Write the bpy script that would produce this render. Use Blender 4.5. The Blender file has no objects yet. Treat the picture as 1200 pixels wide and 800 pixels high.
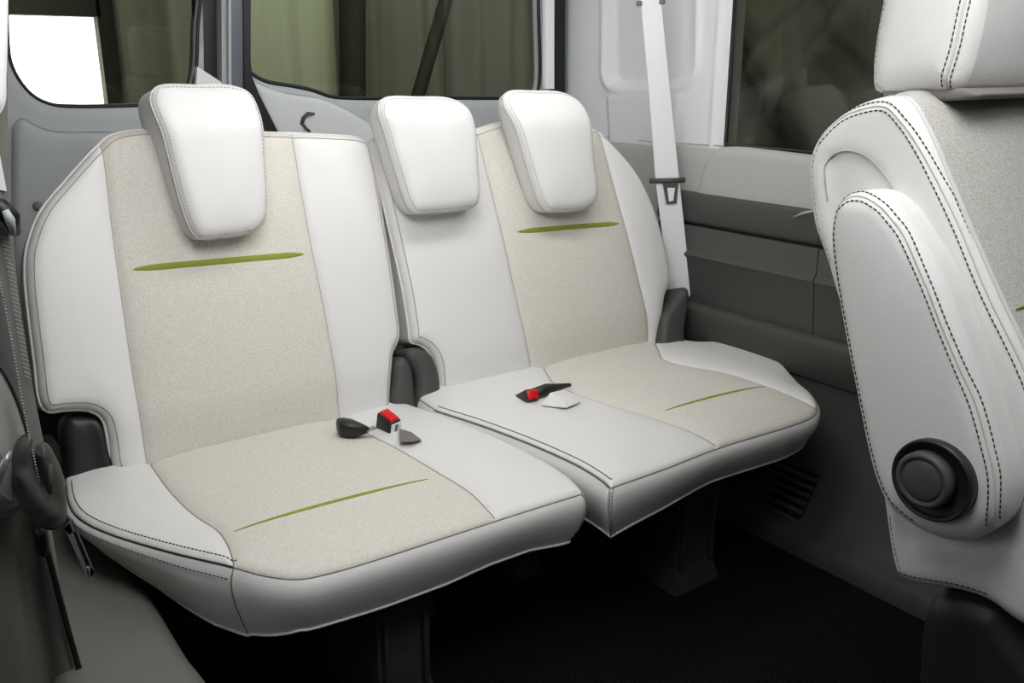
import bpy, bmesh, math, random
import numpy as np
from mathutils import Vector
from mathutils.geometry import delaunay_2d_cdt
random.seed(4); rng = np.random.default_rng(4)
COL = bpy.context.scene.collection

# ------------------------------------------------------------------ camera (also used to read measurements off the photograph)
FPX = 1067.0; YAW = math.radians(35.7); PIT = math.radians(16.7); CAM = (0.0, 0.0, 1.02)
_cy, _sy, _cp, _sp = math.cos(YAW), math.sin(YAW), math.cos(PIT), math.sin(PIT)
FW = np.array((_sy*_cp, _cy*_cp, -_sp)); RT = np.array((_cy, -_sy, 0)); UPV = np.array((_sy*_sp, _cy*_sp, _cp))
CAMV = np.array(CAM)
def hit(px, py, P, N):
    r = (px-600)*RT + (400-py)*UPV + FPX*FW
    N = np.array(N, float)
    return CAMV + r*(np.dot(np.array(P, float)-CAMV, N)/np.dot(r, N))
def onx(px, py, c): return hit(px, py, (c, 0, 0), (1, 0, 0))
def ony(px, py, c): return hit(px, py, (0, c, 0), (0, 1, 0))
def onz(px, py, c): return hit(px, py, (0, 0, c), (0, 0, 1))

# ------------------------------------------------------------------ materials
def lin(c):
    return tuple((v/255/12.92 if v/255 <= .04045 else ((v/255+.055)/1.055)**2.4) for v in c)
class NT:
    def __init__(s, name):
        s.m = bpy.data.materials.new(name); s.m.use_nodes = True
        s.t = s.m.node_tree; s.b = s.t.nodes['Principled BSDF']; s.out = s.t.nodes['Material Output']
    def n(s, kind, **kw):
        x = s.t.nodes.new(kind)
        for k, v in kw.items():
            if k in x.inputs: x.inputs[k].default_value = v
            else: setattr(x, k, v)
        return x
    def l(s, a, ao, b, bi): s.t.links.new(a.outputs[ao], b.inputs[bi])
def mat(name, rgb, rough=.5, spec=.4, metal=0., var=.0, vscale=40., bumps=(), dark=None, darkscale=400., dmix=(.45, .6), sheen=0.):
    """principled material with noise colour variation, a second speckle colour and stacked bumps (kind, scale, strength, distance)"""
    s = NT(name); s.b.inputs['Roughness'].default_value = rough; s.b.inputs['Specular IOR Level'].default_value = spec
    s.b.inputs['Metallic'].default_value = metal
    if sheen: s.b.inputs['Sheen Weight'].default_value = sheen
    c = lin(rgb); tc = s.n('ShaderNodeTexCoord')
    s.b.inputs['Base Color'].default_value = (*c, 1)
    last = None
    if var:
        nz = s.n('ShaderNodeTexNoise', Scale=vscale, Detail=4.); s.l(tc, 'Object', nz, 'Vector')
        mx = s.n('ShaderNodeMix', data_type='RGBA')
        mx.inputs[6].default_value = (*[v*(1-var) for v in c], 1); mx.inputs[7].default_value = (*[min(1, v*(1+var)) for v in c], 1)
        s.l(nz, 'Fac', mx, 0); last = (mx, 2)
    if dark:
        nz = s.n('ShaderNodeTexNoise', Scale=darkscale, Detail=2.); s.l(tc, 'Object', nz, 'Vector')
        mr = s.n('ShaderNodeMapRange'); mr.inputs[1].default_value, mr.inputs[2].default_value = dmix; s.l(nz, 'Fac', mr, 0)
        mx = s.n('ShaderNodeMix', data_type='RGBA'); mx.inputs[6].default_value = (*c, 1); mx.inputs[7].default_value = (*lin(dark), 1)
        if last: s.l(last[0], last[1], mx, 6)
        s.l(mr, 0, mx, 0); last = (mx, 2)
    if last: s.l(last[0], last[1], s.b, 'Base Color')
    prev = None
    for kind, sc, st, di in bumps:
        if kind == 'noise':
            t = s.n('ShaderNodeTexNoise', Scale=sc, Detail=3.); o = 'Fac'
        elif kind == 'wave':
            t = s.n('ShaderNodeTexWave', Scale=sc); o = 'Fac'; t.bands_direction = 'DIAGONAL'
        else:
            t = s.n('ShaderNodeTexVoronoi', Scale=sc); o = 'Distance'
        s.l(tc, 'Object', t, 'Vector')
        b = s.n('ShaderNodeBump', Strength=st, Distance=di); s.l(t, o, b, 'Height')
        if prev: s.l(prev, 'Normal', b, 'Normal')
        prev = b
    if prev: s.l(prev, 'Normal', s.b, 'Normal')
    return s.m
M = {}
M['leather'] = mat('light_stone_leather', (225, 224, 222), .42, .35, var=.03, vscale=6, bumps=(('noise', 9, .12, .01), ('voronoi', 900, .25, .001)))
M['leather_fold'] = mat('light_stone_leather_gathered', (218, 215, 210), .42, .35, var=.03, bumps=(('noise', 28, .25, .01), ('voronoi', 900, .25, .001)))
M['fabric'] = mat('oatmeal_woven_fabric', (224, 220, 211), .9, .12, var=.04, vscale=90, dark=(198, 193, 183), darkscale=640, dmix=(.40, .66), bumps=(('noise', 600, .35, .0012),), sheen=.1)
M['fabric_coarse'] = mat('grey_woven_fabric', (194, 193, 187), .9, .1, var=.06, vscale=120, dark=(154, 152, 146), darkscale=900, dmix=(.44, .62), bumps=(('noise', 900, .5, .0012),))
M['green'] = mat('lime_green_fabric', (142, 148, 58), .75, .2, var=.12, vscale=260, bumps=(('noise', 500, .3, .001),))
M['seam'] = mat('warm_grey_seam', (122, 119, 113), .8, .1)  # one even grey for seam lines and small fittings
M['thread'] = mat('charcoal_thread', (58, 56, 52), .7, .2)
M['thread_light'] = mat('grey_thread', (170, 168, 164), .7, .2)
M['piping'] = mat('pale_piping', (214, 211, 205), .5, .3)
M['black'] = mat('black_grained_plastic', (38, 38, 38), .42, .4, bumps=(('voronoi', 700, .08, .001),))
M['charcoal'] = mat('charcoal_plastic', (74, 73, 71), .5, .35, var=.04, bumps=(('voronoi', 600, .10, .001),))
M['lowtrim'] = mat('dark_grey_plastic', (70, 70, 67), .55, .3, var=.04, bumps=(('voronoi', 600, .10, .001),))
M['wheelhouse'] = mat('mid_grey_grained_plastic', (108, 106, 100), .6, .3, var=.05, vscale=14, bumps=(('voronoi', 500, .14, .001),))
M['uptrim'] = mat('pale_grey_plastic', (224, 225, 226), .5, .35, var=.02, bumps=(('voronoi', 600, .07, .001),))
M['ledge'] = mat('mid_grey_trim', (176, 175, 171), .55, .3, var=.04, bumps=(('voronoi', 500, .12, .001),))
M['doortrim'] = mat('cool_grey_plastic', (168, 171, 172), .55, .3, var=.04, bumps=(('voronoi', 500, .10, .001),))
M['headliner'] = mat('headliner_cloth', (205, 204, 200), .95, .1, var=.03, bumps=(('noise', 300, .2, .001),))
M['carpet'] = mat('black_carpet', (24, 23, 21), 1., .05, var=.3, vscale=160, dark=(52, 49, 44), darkscale=260, dmix=(.52, .72), bumps=(('noise', 350, .9, .006),))
M['rubber'] = mat('black_rubber', (17, 18, 20), .45, .4, bumps=(('noise', 60, .1, .002),))
M['painted'] = mat('blue_grey_painted_steel', (92, 98, 106), .35, .5)
M['steel'] = mat('brushed_steel', (170, 170, 168), .3, .5, metal=1., bumps=(('noise', 200, .08, .001),))
M['darksteel'] = mat('dark_coated_steel', (150, 152, 150), .35, .5, metal=.6)
M['web_light'] = mat('pale_seat_belt_webbing', (225, 226, 228), .7, .25, bumps=(('wave', 260, .25, .0006), ('noise', 500, .15, .0006)))
M['web_dark'] = mat('grey_seat_belt_webbing', (118, 118, 115), .75, .2, var=.08, vscale=300, bumps=(('wave', 260, .4, .0008),))
M['red'] = mat('red_plastic', (214, 16, 14), .3, .5, bumps=(('noise', 90, .1, .001),))
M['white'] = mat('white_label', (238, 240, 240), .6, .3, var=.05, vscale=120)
M['leg'] = mat('black_moulded_leg', (62, 60, 57), .5, .35, var=.1, vscale=30, bumps=(('noise', 80, .2, .002),))
M['tarp'] = mat('olive_tarpaulin', (108, 111, 98), .8, .2, var=.25, vscale=1.6, bumps=(('noise', 6, .4, .03),))
M['tarp2'] = mat('dark_drab_cloth', (92, 91, 82), .85, .15, var=.25, vscale=2.2, bumps=(('noise', 5, .4, .03),))
M['concrete'] = mat('garage_concrete', (84, 84, 80), .8, .2, var=.1, vscale=2)
M['wood'] = mat('dark_timber_post', (36, 34, 28), .8, .2, var=.2, vscale=12)
def glass():
    s = NT('tinted_window_glass'); t = s.t
    tr = s.n('ShaderNodeBsdfTransparent'); tr.inputs['Color'].default_value = (.64, .65, .61, 1)
    gl = s.n('ShaderNodeBsdfGlossy', Roughness=.03); fr = s.n('ShaderNodeFresnel', IOR=1.35)
    mx = s.n('ShaderNodeMixShader'); s.l(fr, 'Fac', mx, 0); s.l(tr, 0, mx, 1); s.l(gl, 0, mx, 2); s.l(mx, 0, s.out, 'Surface')
    return s.m
M['glass'] = glass()
def emit(name, rgb, st):
    s = NT(name); e = s.n('ShaderNodeEmission', Strength=st); e.inputs['Color'].default_value = (*rgb, 1); s.l(e, 0, s.out, 'Surface'); return s.m
M['daylight'] = emit('daylight_outside', (1, 1, 1), 9.)

# ------------------------------------------------------------------ objects
def thing(name, label, cat, loc=(0, 0, 0), group=None):
    o = bpy.data.objects.new(name, None); COL.objects.link(o); o.location = loc
    o.empty_display_size = .05
    o['label'] = label; o['category'] = cat
    if group: o['group'] = group
    return o
def origin_of(p):
    v = np.zeros(3)
    while p is not None: v = v + np.array(p.location); p = p.parent
    return v
def mesh_obj(name, verts, faces, m, parent=None, smooth=True, base=None):
    verts = np.array(verts, float)
    off = origin_of(parent)
    loc = np.zeros(3)
    if parent is None:
        loc = np.array(base if base is not None else (verts[:, 0].mean(), verts[:, 1].mean(), verts[:, 2].min()), float)
    v = verts-off-loc
    me = bpy.data.meshes.new(name); me.from_pydata([tuple(map(float, p)) for p in v], [], [tuple(map(int, f)) for f in faces]); me.update()
    if smooth: me.polygons.foreach_set('use_smooth', [True]*len(me.polygons))
    me.materials.append(m if not isinstance(m, str) else M[m])
    o = bpy.data.objects.new(name, me); COL.objects.link(o); o.parent = parent; o.location = loc
    return o
def tag(o, label, cat, group=None):
    o['label'] = label; o['category'] = cat
    if group: o['group'] = group
    return o
def struct(o, label=None):
    o['kind'] = 'structure'
    if label: o['label'] = label
    return o
class MB:
    """collects pieces of one mesh"""
    def __init__(s): s.v = []; s.f = []
    def add(s, v, f):
        n = len(s.v); s.v += [tuple(p) for p in v]; s.f += [tuple(i+n for i in q) for q in f]; return s
    def box(s, c, ax, ay, az, bev=.0, seg=2):
        """box centred c with half-extent vectors ax, ay, az, bevelled"""
        bm = bmesh.new(); bmesh.ops.create_cube(bm, size=2)
        la, lb, lc = (np.linalg.norm(a) for a in (ax, ay, az))
        for q in bm.verts: q.co = Vector((q.co.x*la, q.co.y*lb, q.co.z*lc))
        if bev: bmesh.ops.bevel(bm, geom=bm.edges[:], offset=min(bev, .48*2*min(la, lb, lc)), segments=seg, affect='EDGES', profile=.5)
        A = [np.array(a)/np.linalg.norm(a) for a in (ax, ay, az)]
        bm.verts.index_update()
        v = [np.array(c)+q.co.x*A[0]+q.co.y*A[1]+q.co.z*A[2] for q in bm.verts]
        f = [[q.index for q in p.verts] for p in bm.faces]; bm.free()
        return s.add(v, f)
    def tube(s, pts, rad, closed=False, sides=6):
        pts = [np.array(p, float) for p in pts]; n = len(pts); v = []; f = []
        up = np.array((.3, .2, 1.)); 
        for i in range(n):
            a = pts[(i-1) % n] if (closed or i) else pts[0]; b = pts[(i+1) % n] if (closed or i < n-1) else pts[-1]
            t = b-a; t = t/(np.linalg.norm(t)+1e-12)
            x = up-t*np.dot(up, t)
            if np.linalg.norm(x) < 1e-3: x = np.array((1., 0, 0))-t*t[0]
            x /= np.linalg.norm(x); y = np.cross(t, x); up = x
            r = rad[i] if hasattr(rad, '__len__') else rad
            for k in range(sides):
                an = 2*math.pi*k/sides; v.append(pts[i]+r*(math.cos(an)*x+math.sin(an)*y))
        for i in range(n if closed else n-1):
            j = (i+1) % n
            for k in range(sides):
                l = (k+1) % sides; f.append((i*sides+k, i*sides+l, j*sides+l, j*sides+k))
        if not closed: f.append(tuple(range(sides))[::-1]); f.append(tuple((n-1)*sides+k for k in range(sides)))
        return s.add(v, f)
    def dashes(s, pts, dash=.0042, gap=.0016, rad=.0007):
        pts = np.array(pts, float); d = np.r_[0, np.cumsum(np.linalg.norm(np.diff(pts, axis=0), axis=1))]
        at = lambda t: np.array([np.interp(t, d, pts[:, k]) for k in range(3)])
        t = 0
        while t+dash < d[-1]:
            s.tube([at(t), at(t+dash*.25), at(t+dash*.75), at(t+dash)], [rad*.5, rad, rad, rad*.5], sides=5); t += dash+gap
        return s
    def loft(s, rings, closed=True, caps=True):
        n = len(rings[0]); v = [p for r in rings for p in r]; f = []
        for i in range(len(rings)-1):
            for k in range(n if closed else n-1):
                l = (k+1) % n; f.append((i*n+k, i*n+l, (i+1)*n+l, (i+1)*n+k))
        if caps and closed: f.append(tuple(range(n))[::-1]); f.append(tuple((len(rings)-1)*n+k for k in range(n)))
        return s.add(v, f)
    def build(s, name, m, parent=None, smooth=True): return mesh_obj(name, s.v, s.f, m, parent, smooth)
def flat_edges(o, ang=35):
    o.data.set_sharp_from_angle(angle=math.radians(ang)); return o

# ------------------------------------------------------------------ curves in a frame
class Frame:
    def __init__(s, O, U, V, N): s.O, s.U, s.V, s.N = (np.array(a, float) for a in (O, U, V, N))
    def px(s, p, h=0.):
        w = hit(p[0], p[1], s.O+s.N*h, s.N)-s.O
        return (float(np.dot(w, s.U)), float(np.dot(w, s.V))) + tuple(p[2:])
    def pxs(s, ps, h=0.): return [s.px(p, h) for p in ps]
    def W(s, uv, h):
        uv = np.atleast_2d(uv); h = np.broadcast_to(np.asarray(h, float), (len(uv),))
        return s.O+uv[:, :1]*s.U+uv[:, 1:2]*s.V+h[:, None]*s.N
def spline(pts, closed, step):
    """Catmull-Rom through pts; a third entry of 1 marks a sharp corner"""
    P = [np.array(p[:2], float) for p in pts]; sh = [len(p) > 2 and p[2] == 1 for p in pts]; n = len(P); out = []
    for i in range(n if closed else n-1):
        j = (i+1) % n; p1, p2 = P[i], P[j]
        p0 = P[(i-1) % n] if (closed or i > 0) and not sh[i] else 2*p1-p2
        p3 = P[(j+1) % n] if (closed or j < n-1) and not sh[j] else 2*p2-p1
        d = max(np.linalg.norm(p2-p1), 1e-9)
        t0 = math.sqrt(max(np.linalg.norm(p1-p0), 1e-6)); t1 = math.sqrt(d); t2 = math.sqrt(max(np.linalg.norm(p3-p2), 1e-6))
        m1 = (p2-p1)-t1*((p2-p0)/(t0+t1)-(p1-p0)/t0) ; m2 = (p2-p1)+t1*((p3-p2)/t2-(p3-p1)/(t1+t2))
        k = max(1, int(round(d/step)))
        for q in range(k):
            t = q/k
            out.append((2*t**3-3*t**2+1)*p1+(t**3-2*t**2+t)*m1+(-2*t**3+3*t**2)*p2+(t**3-t**2)*m2)
    if not closed: out.append(P[-1])
    return np.array(out)
def resample(P, step, closed):
    Q = np.vstack([P, P[:1]]) if closed else P
    d = np.r_[0, np.cumsum(np.linalg.norm(np.diff(Q, axis=0), axis=1))]
    n = max(3, int(round(d[-1]/step))); t = np.linspace(0, d[-1], n+1)
    if closed: t = t[:-1]
    return np.stack([np.interp(t, d, Q[:, k]) for k in range(Q.shape[1])], 1)
def area(P): return .5*np.sum(P[:, 0]*np.roll(P[:, 1], -1)-np.roll(P[:, 0], -1)*P[:, 1])
def dist_poly(X, P, closed):
    A = P; B = np.roll(P, -1, 0)
    if not closed: A = P[:-1]; B = P[1:]
    out = np.full(len(X), 1e9)
    for s in range(0, len(X), 4000):
        x = X[s:s+4000, None, :]; ab = (B-A)[None]; t = np.clip(((x-A[None])*ab).sum(2)/((ab**2).sum(2)+1e-15), 0, 1)
        out[s:s+4000] = np.sqrt((((A[None]+t[..., None]*ab)-x)**2).sum(2)).min(1)
    return out
def inside(X, P):
    A = P; B = np.roll(P, -1, 0); r = np.zeros(len(X), bool)
    for a, b in zip(A, B):
        c = (a[1] > X[:, 1]) != (b[1] > X[:, 1])
        r ^= c & (X[:, 0] < (b[0]-a[0])*(X[:, 1]-a[1])/((b[1]-a[1]) if abs(b[1]-a[1]) > 1e-12 else 1e-12)+a[0])
    return r
def sdf(X, P):
    d = dist_poly(X, P, True); return np.where(inside(X, P), d, -d)
def offset_loop(P, d):
    t = np.roll(P, -1, 0)-np.roll(P, 1, 0); t /= np.linalg.norm(t, axis=1)[:, None]+1e-12
    q = P+d*np.stack([-t[:, 1], t[:, 0]], 1)             # inward for a counter-clockwise loop
    if d > .006:                                         # bridge the folds an inward offset makes at tight corners
        ok = (dist_poly(q, P, True) > .93*d) & inside(q, P)
        if ok.any() and not ok.all():
            n = len(q); i = np.arange(n); k = np.where(ok)[0]; kk = np.r_[k-n, k, k+n]
            q = np.stack([np.interp(i, kk, np.tile(q[k, c], 3)) for c in (0, 1)], 1)
    return q
def smooth01(t): t = np.clip(t, 0, 1); return t*t*(3-2*t)

class Pad:
    """a padded or moulded surface over an outline, with rounded rim, puffed panels and sunk seams"""
    def __init__(s, fr, outline, seams=(), r=.02, T=.08, bulge=.006, bs=.03, groove=.004, gw=.006, step=.009, extra=None, shape_seams=(), rim=None):
        s.fr, s.r, s.T, s.bulge, s.bs, s.groove, s.gw, s.extra = fr, r, T, bulge, bs, groove, gw, extra
        s.rim = r if rim is None else rim          # drop of the rim below the face
        P = resample(spline(outline, True, step*.5), step*.75, True)
        if area(P) < 0: P = P[::-1]
        s.P = P; s.seams = [spline(q, False, step*.5) for q in seams]; s.seams = [resample(s.extend(q), step*.75, False) for q in s.seams]
        s.shape_seams = [resample(spline(q, False, step*.5), step, False) for q in shape_seams]
        lo, hi = P.min(0), P.max(0)
        g = []
        rows = int((hi[1]-lo[1])/(step*.866))+2
        for j in range(rows):
            for i in range(int((hi[0]-lo[0])/step)+2): g.append((lo[0]+(i+.5*(j % 2))*step, lo[1]+j*step*.866))
        g = np.array(g); g = g[inside(g, P)]
        d = dist_poly(g, P, True); keep = d > max(r*1.02, step*.5)
        for q in s.seams: keep &= dist_poly(g, q, False) > max(step*.7, gw*1.3)
        g = g[keep]; extra_pts = [g]
        ks = [r*(1-math.cos(a*math.pi/2/5)) for a in (1, 2, 3, 4, 5)] if r > step*.4 else []
        for k in ks:
            q = offset_loop(P, k); q = q[inside(q, P)]
            if len(q):
                q = q[dist_poly(q, P, True) > .93*k]
                for z in s.seams:
                    if len(q): q = q[dist_poly(q, z, False) > step*.35]
                if len(q): extra_pts.append(q)
        for z in s.seams:
            t = np.gradient(z, axis=0); t /= np.linalg.norm(t, axis=1)[:, None]+1e-12; nrm = np.stack([-t[:, 1], t[:, 0]], 1)
            for k in (gw*.55, gw*1.15, -gw*.55, -gw*1.15):
                q = z+k*nrm; q = q[inside(q, P)]
                if len(q): q = q[dist_poly(q, P, True) > step*.4]
                if len(q): extra_pts.append(q)
        pts = [Vector(p) for p in P]; edges = []; nP = len(P)
        for z in s.seams:
            b = len(pts); pts += [Vector(p) for p in z]; edges += [(b+i, b+i+1) for i in range(len(z)-1)]
        nC = len(pts)
        for q in extra_pts: pts += [Vector(p) for p in q]
        ov, oe, of, _, ooe, _ = delaunay_2d_cdt(pts, edges, [list(range(nP))], 0, 1e-6)
        V = np.array([tuple(v) for v in ov]); F = np.array([f for f in of if len(f) == 3])
        F = F[inside(V[F].mean(1), P)]
        s.V, s.F = V, F
        # flood fill the panels between seams
        nE = nP+len(edges)
        # input edges come first (the seams), then the outline face's edges: an output edge with any origin is a barrier
        bar = set(tuple(sorted(e)) for e, o in zip(oe, ooe) if any(k < len(edges) for k in o)) if edges else set()
        adj = {}
        for i, f in enumerate(F):
            for a, b in ((0, 1), (1, 2), (2, 0)):
                e = tuple(sorted((int(f[a]), int(f[b]))))
                if e not in bar: adj.setdefault(e, []).append(i)
        par = list(range(len(F)))
        def find(i):
            while par[i] != i: par[i] = par[par[i]]; i = par[i]
            return i
        for l in adj.values():
            for k in l[1:]: par[find(k)] = find(l[0])
        s.comp = np.array([find(i) for i in range(len(F))]) if len(F) else np.zeros(0, int)
        s.h = s.H(V)
    def extend(s, q):
        """carry a seam on to the outline at both ends"""
        for e in (0, 1):
            q = q[::-1]; d = q[-1]-q[max(0, len(q)-4)]; d = d/(np.linalg.norm(d)+1e-9); k = 0
            while inside(q[-1:], s.P)[0] and k < 60: q = np.vstack([q, q[-1]+d*.006]); k += 1
        return q
    def H(s, X):
        X = np.atleast_2d(np.asarray(X, float))
        d = np.where(inside(X, s.P), dist_poly(X, s.P, True), 0); k = np.clip(s.r-d, 0, s.r)
        h = s.rim*(np.sqrt(np.maximum(1-(k/s.r)**2, 0))-1) if s.r > 0 else np.zeros(len(X))
        dm = d.copy(); g = np.zeros(len(X))
        for q in s.seams:
            e = dist_poly(X, q, False); dm = np.minimum(dm, e); g = np.maximum(g, np.exp(-(e/s.gw)**2))
        for q in s.shape_seams:
            e = dist_poly(X, q, False); g = np.maximum(g, np.exp(-(e/s.gw)**2))
        h = h+s.bulge*(1-np.exp(-dm/s.bs))-s.groove*g*smooth01(d/.008)
        if s.extra is not None: h = h+s.extra(X)
        return h
    def pt(s, uv, lift=0.):
        uv = np.atleast_2d(np.asarray(uv, float)); return s.fr.W(uv, s.H(uv)+lift)
    def panel(s, name, m, parent, seed=None, seeds=None):
        if seed is None and seeds is None: sel = np.ones(len(s.F), bool)
        else:
            cen = s.V[s.F].mean(1); sel = np.zeros(len(s.F), bool)
            for q in (seeds or [seed]): sel |= s.comp == s.comp[np.argmin(((cen-np.array(q[:2]))**2).sum(1))]
        F = s.F[sel]; ids = np.unique(F); mp = -np.ones(len(s.V), int); mp[ids] = np.arange(len(ids))
        return mesh_obj(name, s.fr.W(s.V[ids], s.h[ids]), mp[F], m, parent)
    def shell_into(s, mb, back=True, rb=.02):
        P = s.P; T = s.T; h0 = s.H(P); rb = min(rb, T*.6)
        prof = [(0, 0.)]
        rings = [s.fr.W(P, h0)]
        base = -T
        rings.append(s.fr.W(P, h0*.5+(base+rb)*.5)); rings.append(s.fr.W(P, base+rb))
        for a in (30, 60, 90):
            q = offset_loop(P, rb*(1-math.cos(math.radians(a)))); rings.append(s.fr.W(q, base+rb*(1-math.sin(math.radians(a)))))
        rings = [r[::-1] for r in rings]
        n = len(P); mb.loft(rings, True, False)
        if back:
            b = len(mb.v)-n
            bm = [tuple(b+i for i in range(n))]
            mb.f += bm
        return mb
    def shell(s, name, m, parent, back=True, rb=.02): return s.shell_into(MB(), back, rb).build(name, m, parent)
    def rim_line(s, lift=0., inset=0., sl=None):
        q = offset_loop(s.P, inset) if inset else s.P
        return s.fr.W(q, s.H(q)+lift)
def off_line(P, d):
    t = np.gradient(P, axis=0); t /= np.linalg.norm(t, axis=1)[:, None]+1e-12
    return P+d*np.stack([-t[:, 1], t[:, 0]], 1)
def strip_on(pad, a, b, width, name, m, parent, lift=.0015, taper=.12, seg=40, bow=0.):
    """tapered raised strip lying on a pad from a to b"""
    a, b = np.array(a[:2]), np.array(b[:2]); d = b-a; L = np.linalg.norm(d); n = np.array((-d[1], d[0]))/L
    rings = []
    for i in range(seg+1):
        t = i/seg; c = a+d*t+n*bow*math.sin(math.pi*t)
        w = width*.5*min(1, math.sqrt(min(t, 1-t)/taper+.0015)) if taper else width*.5
        ring = []
        for k in range(9):
            an = math.pi*k/8; uv = c+n*w*math.cos(an)
            ring.append(pad.fr.W(uv, pad.H(uv)+lift*math.sin(an)-.0004)[0])
        rings.append(ring)
    return MB().loft(rings, False, False).build(name, m, parent)

# ================================================================== third-row seats
TH = math.atan(.3); ct, st = math.cos(TH), math.sin(TH)
BF = Frame((0, 1.54, .36), (1, 0, 0), (0, st, ct), (0, -ct, st))           # plane of the two backrests
def make_backrest(root, outline, seams, panels, accent, T=.11):
    o = BF.pxs(outline)
    sm = [BF.pxs(q) for q in seams]
    vmax = .55
    pad = Pad(BF, o, sm, r=.022, rim=.02, T=T, bulge=.010, bs=.035, groove=.004, gw=.005, step=.010, extra=lambda X: -.012*smooth01((.10-X[:, 1])/.10))
    back = pad.shell('backrest', 'leather', root)
    for name, m, seed in panels: pad.panel(name, m, back, BF.px(seed))
    strip_on(pad, BF.px(accent[0]), BF.px(accent[1]), .0115, 'accent_strip', 'green', back, lift=.002)
    MB().tube(pad.rim_line(.0, .0), .0035, True).build('piping', 'piping', back)
    sb = MB()
    sb.tube(pad.rim_line(.0003, .012), .0011, True, 5).build('edge_seam', 'thread_light', back)
    for q in pad.seams:
        q = q[inside(q, pad.P)]
        if len(q) > 3: MB().tube(pad.pt(q, .0002), .0012, False, 5).build('panel_seam', 'thread_light', back)
    return pad, back
def make_headrest(root, face, gap, T=.10, seamline=None):
    """face: pixel outline of the front face; gap: how far the face stands in front of the backrest plane; leans less than the back"""
    cx, cy = np.mean([p[0] for p in face]), max(p[1] for p in face)
    b = hit(cx, cy, BF.O+BF.N*gap, BF.N)
    a = math.radians(9.5); fr = Frame(b, (1, 0, 0), (0, math.sin(a), math.cos(a)), (0, -math.cos(a), math.sin(a)))
    pad = Pad(fr, fr.pxs(face), (), r=.022, rim=.016, T=T, bulge=.012, bs=.05, step=.009,
              extra=lambda X: -.030*smooth01((X[:, 1]-.17)/.10)**1.5)
    h = pad.shell('headrest', 'leather', root, rb=.035)
    pad.panel('front_cover', 'leather', h)
    MB().tube(pad.rim_line(.0006), .0016, True, 6).build('piping', 'piping', h)
    sb = MB(); sb.dashes(pad.rim_line(.0005, .006), .005, .002, .0007); q = pad.fr.W(pad.P, pad.H(pad.P)-.008)
    sb.dashes(np.array(q)+np.array((-.0004, 0, 0)), .005, .002, .0007); sb.build('stitching', 'thread_light', h)
    # the two guide posts down into the backrest
    P = pad.P; u0, u1 = P[:, 0].min(), P[:, 0].max(); v1 = P[:, 1].max()
    for u in (u0+.33*(u1-u0), u0+.67*(u1-u0)):
        top = fr.W((u, v1*.72), -T+.02)[0]; d = -(BF.V); base = top+d*.16+(-BF.N)*.0
        MB().tube([top, base], .006, False, 10).build('guide_post', 'steel', h)
    return pad
def make_cushion(root, z, outline, seams, panels, hem, skirt_m='leather', lean=.0):
    fr = Frame((0, 0, z), (1, 0, 0), (0, 1, 0), (0, 0, 1))
    o = fr.pxs(outline[0], -.012)+list(outline[1])
    yf = min(p[1] for p in o)
    pad = Pad(fr, o, [fr.pxs(q) for q in seams], r=.013, rim=.007, T=.03, bulge=.010, bs=.05, groove=.0035, gw=.005, step=.011, extra=outline[2] if len(outline) > 2 else None)
    # skirt: one wall right round, its hem depth following `hem`
    P = pad.P; top = pad.H(P); D = np.array([hem(p) for p in P])+.004; 
    prof = ((0, 0), (-.004, .05), (-.008, .16), (-.008, .30), (-.004, .48), (.003, .66), (.010, .84), (.016, .96), (.018, 1.), (.022, 1.01), (.030, 1.0))
    rings = []
    for inn, k in prof:
        q = offset_loop(P, inn*1.0); rings.append(fr.W(q, top-D*k)[::-1])
    mb = MB().loft(rings, True, False); n = len(P); mb.f.append(tuple(len(mb.v)-n+i for i in range(n)))
    c = mb.build('seat_cushion', skirt_m, root)
    for name, m, seed in panels: pad.panel(name, m, c, fr.px(seed))
    MB().tube(fr.W(offset_loop(P, .016), top-D*.99), .0022, True).build('hem_piping', 'piping', c)
    MB().tube(fr.W(P, top+.0003), .0010, True, 5).build('edge_seam', 'seam', c)
    for q in pad.seams:
        q = q[inside(q, pad.P)]
        if len(q) > 3: MB().tube(pad.pt(q, .0002), .0010, False, 5).build('panel_seam', 'seam', c)
    return pad, c, fr

# ---- left seat: wide backrest, one headrest
LS = thing('rear_seat', 'pale leather and beige cloth third-row seat with a single headrest, beside the grey wheel arch', 'seat', (.53, 1.3, 0), 'third-row seats')
padLB, LB = make_backrest(LS,
    [(118, 167), (132, 156), (165, 150), (240, 151), (315, 153), (390, 156), (422, 159), (434, 166), (440, 185), (455, 270), (467, 350), (471, 396), (464, 412), (462, 440), (463, 482, 1), (455, 492, 1),
     (300, 521), (150, 562, 1), (137, 551), (129, 512), (122, 490), (108, 481), (80, 480), (58, 482), (50, 474), (42, 420), (35, 365), (31, 320), (33, 290), (48, 248), (80, 208)],
    [[(117, 160), (122, 185), (132, 270), (143, 350), (157, 445), (176, 552), (178, 566)], [(342, 148), (348, 190), (364, 280), (382, 370), (394, 440), (402, 492), (404, 506)]],
    [('leather_panel', 'leather', (80, 350)), ('fabric_panel', 'fabric', (260, 400)), ('leather_panel', 'leather', (420, 330))],
    [(154, 316), (356, 298)])
make_headrest(LS, [(192, 97), (240, 95), (285, 97), (302, 106), (309, 130), (314, 190), (316, 235), (313, 258), (300, 271), (265, 278), (236, 279), (226, 268), (213, 232), (196, 165), (183, 112)], .070, .160)
def hemL(p):
    x, y = p
    f = np.interp(x, [.34, .40, .46, .54, .64, .72, .80, .86, .90], [.115, .088, .086, .088, .087, .080, .079, .088, .09])
    if x < .345: f = np.interp(y, [1.10, 1.15, 1.19, 1.23, 1.28, 1.35, 1.46], [.115, .117, .112, .097, .074, .053, .038])
    return f
droopL = lambda X: -.008*smooth01((1.16-X[:, 1])/.13)
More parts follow.
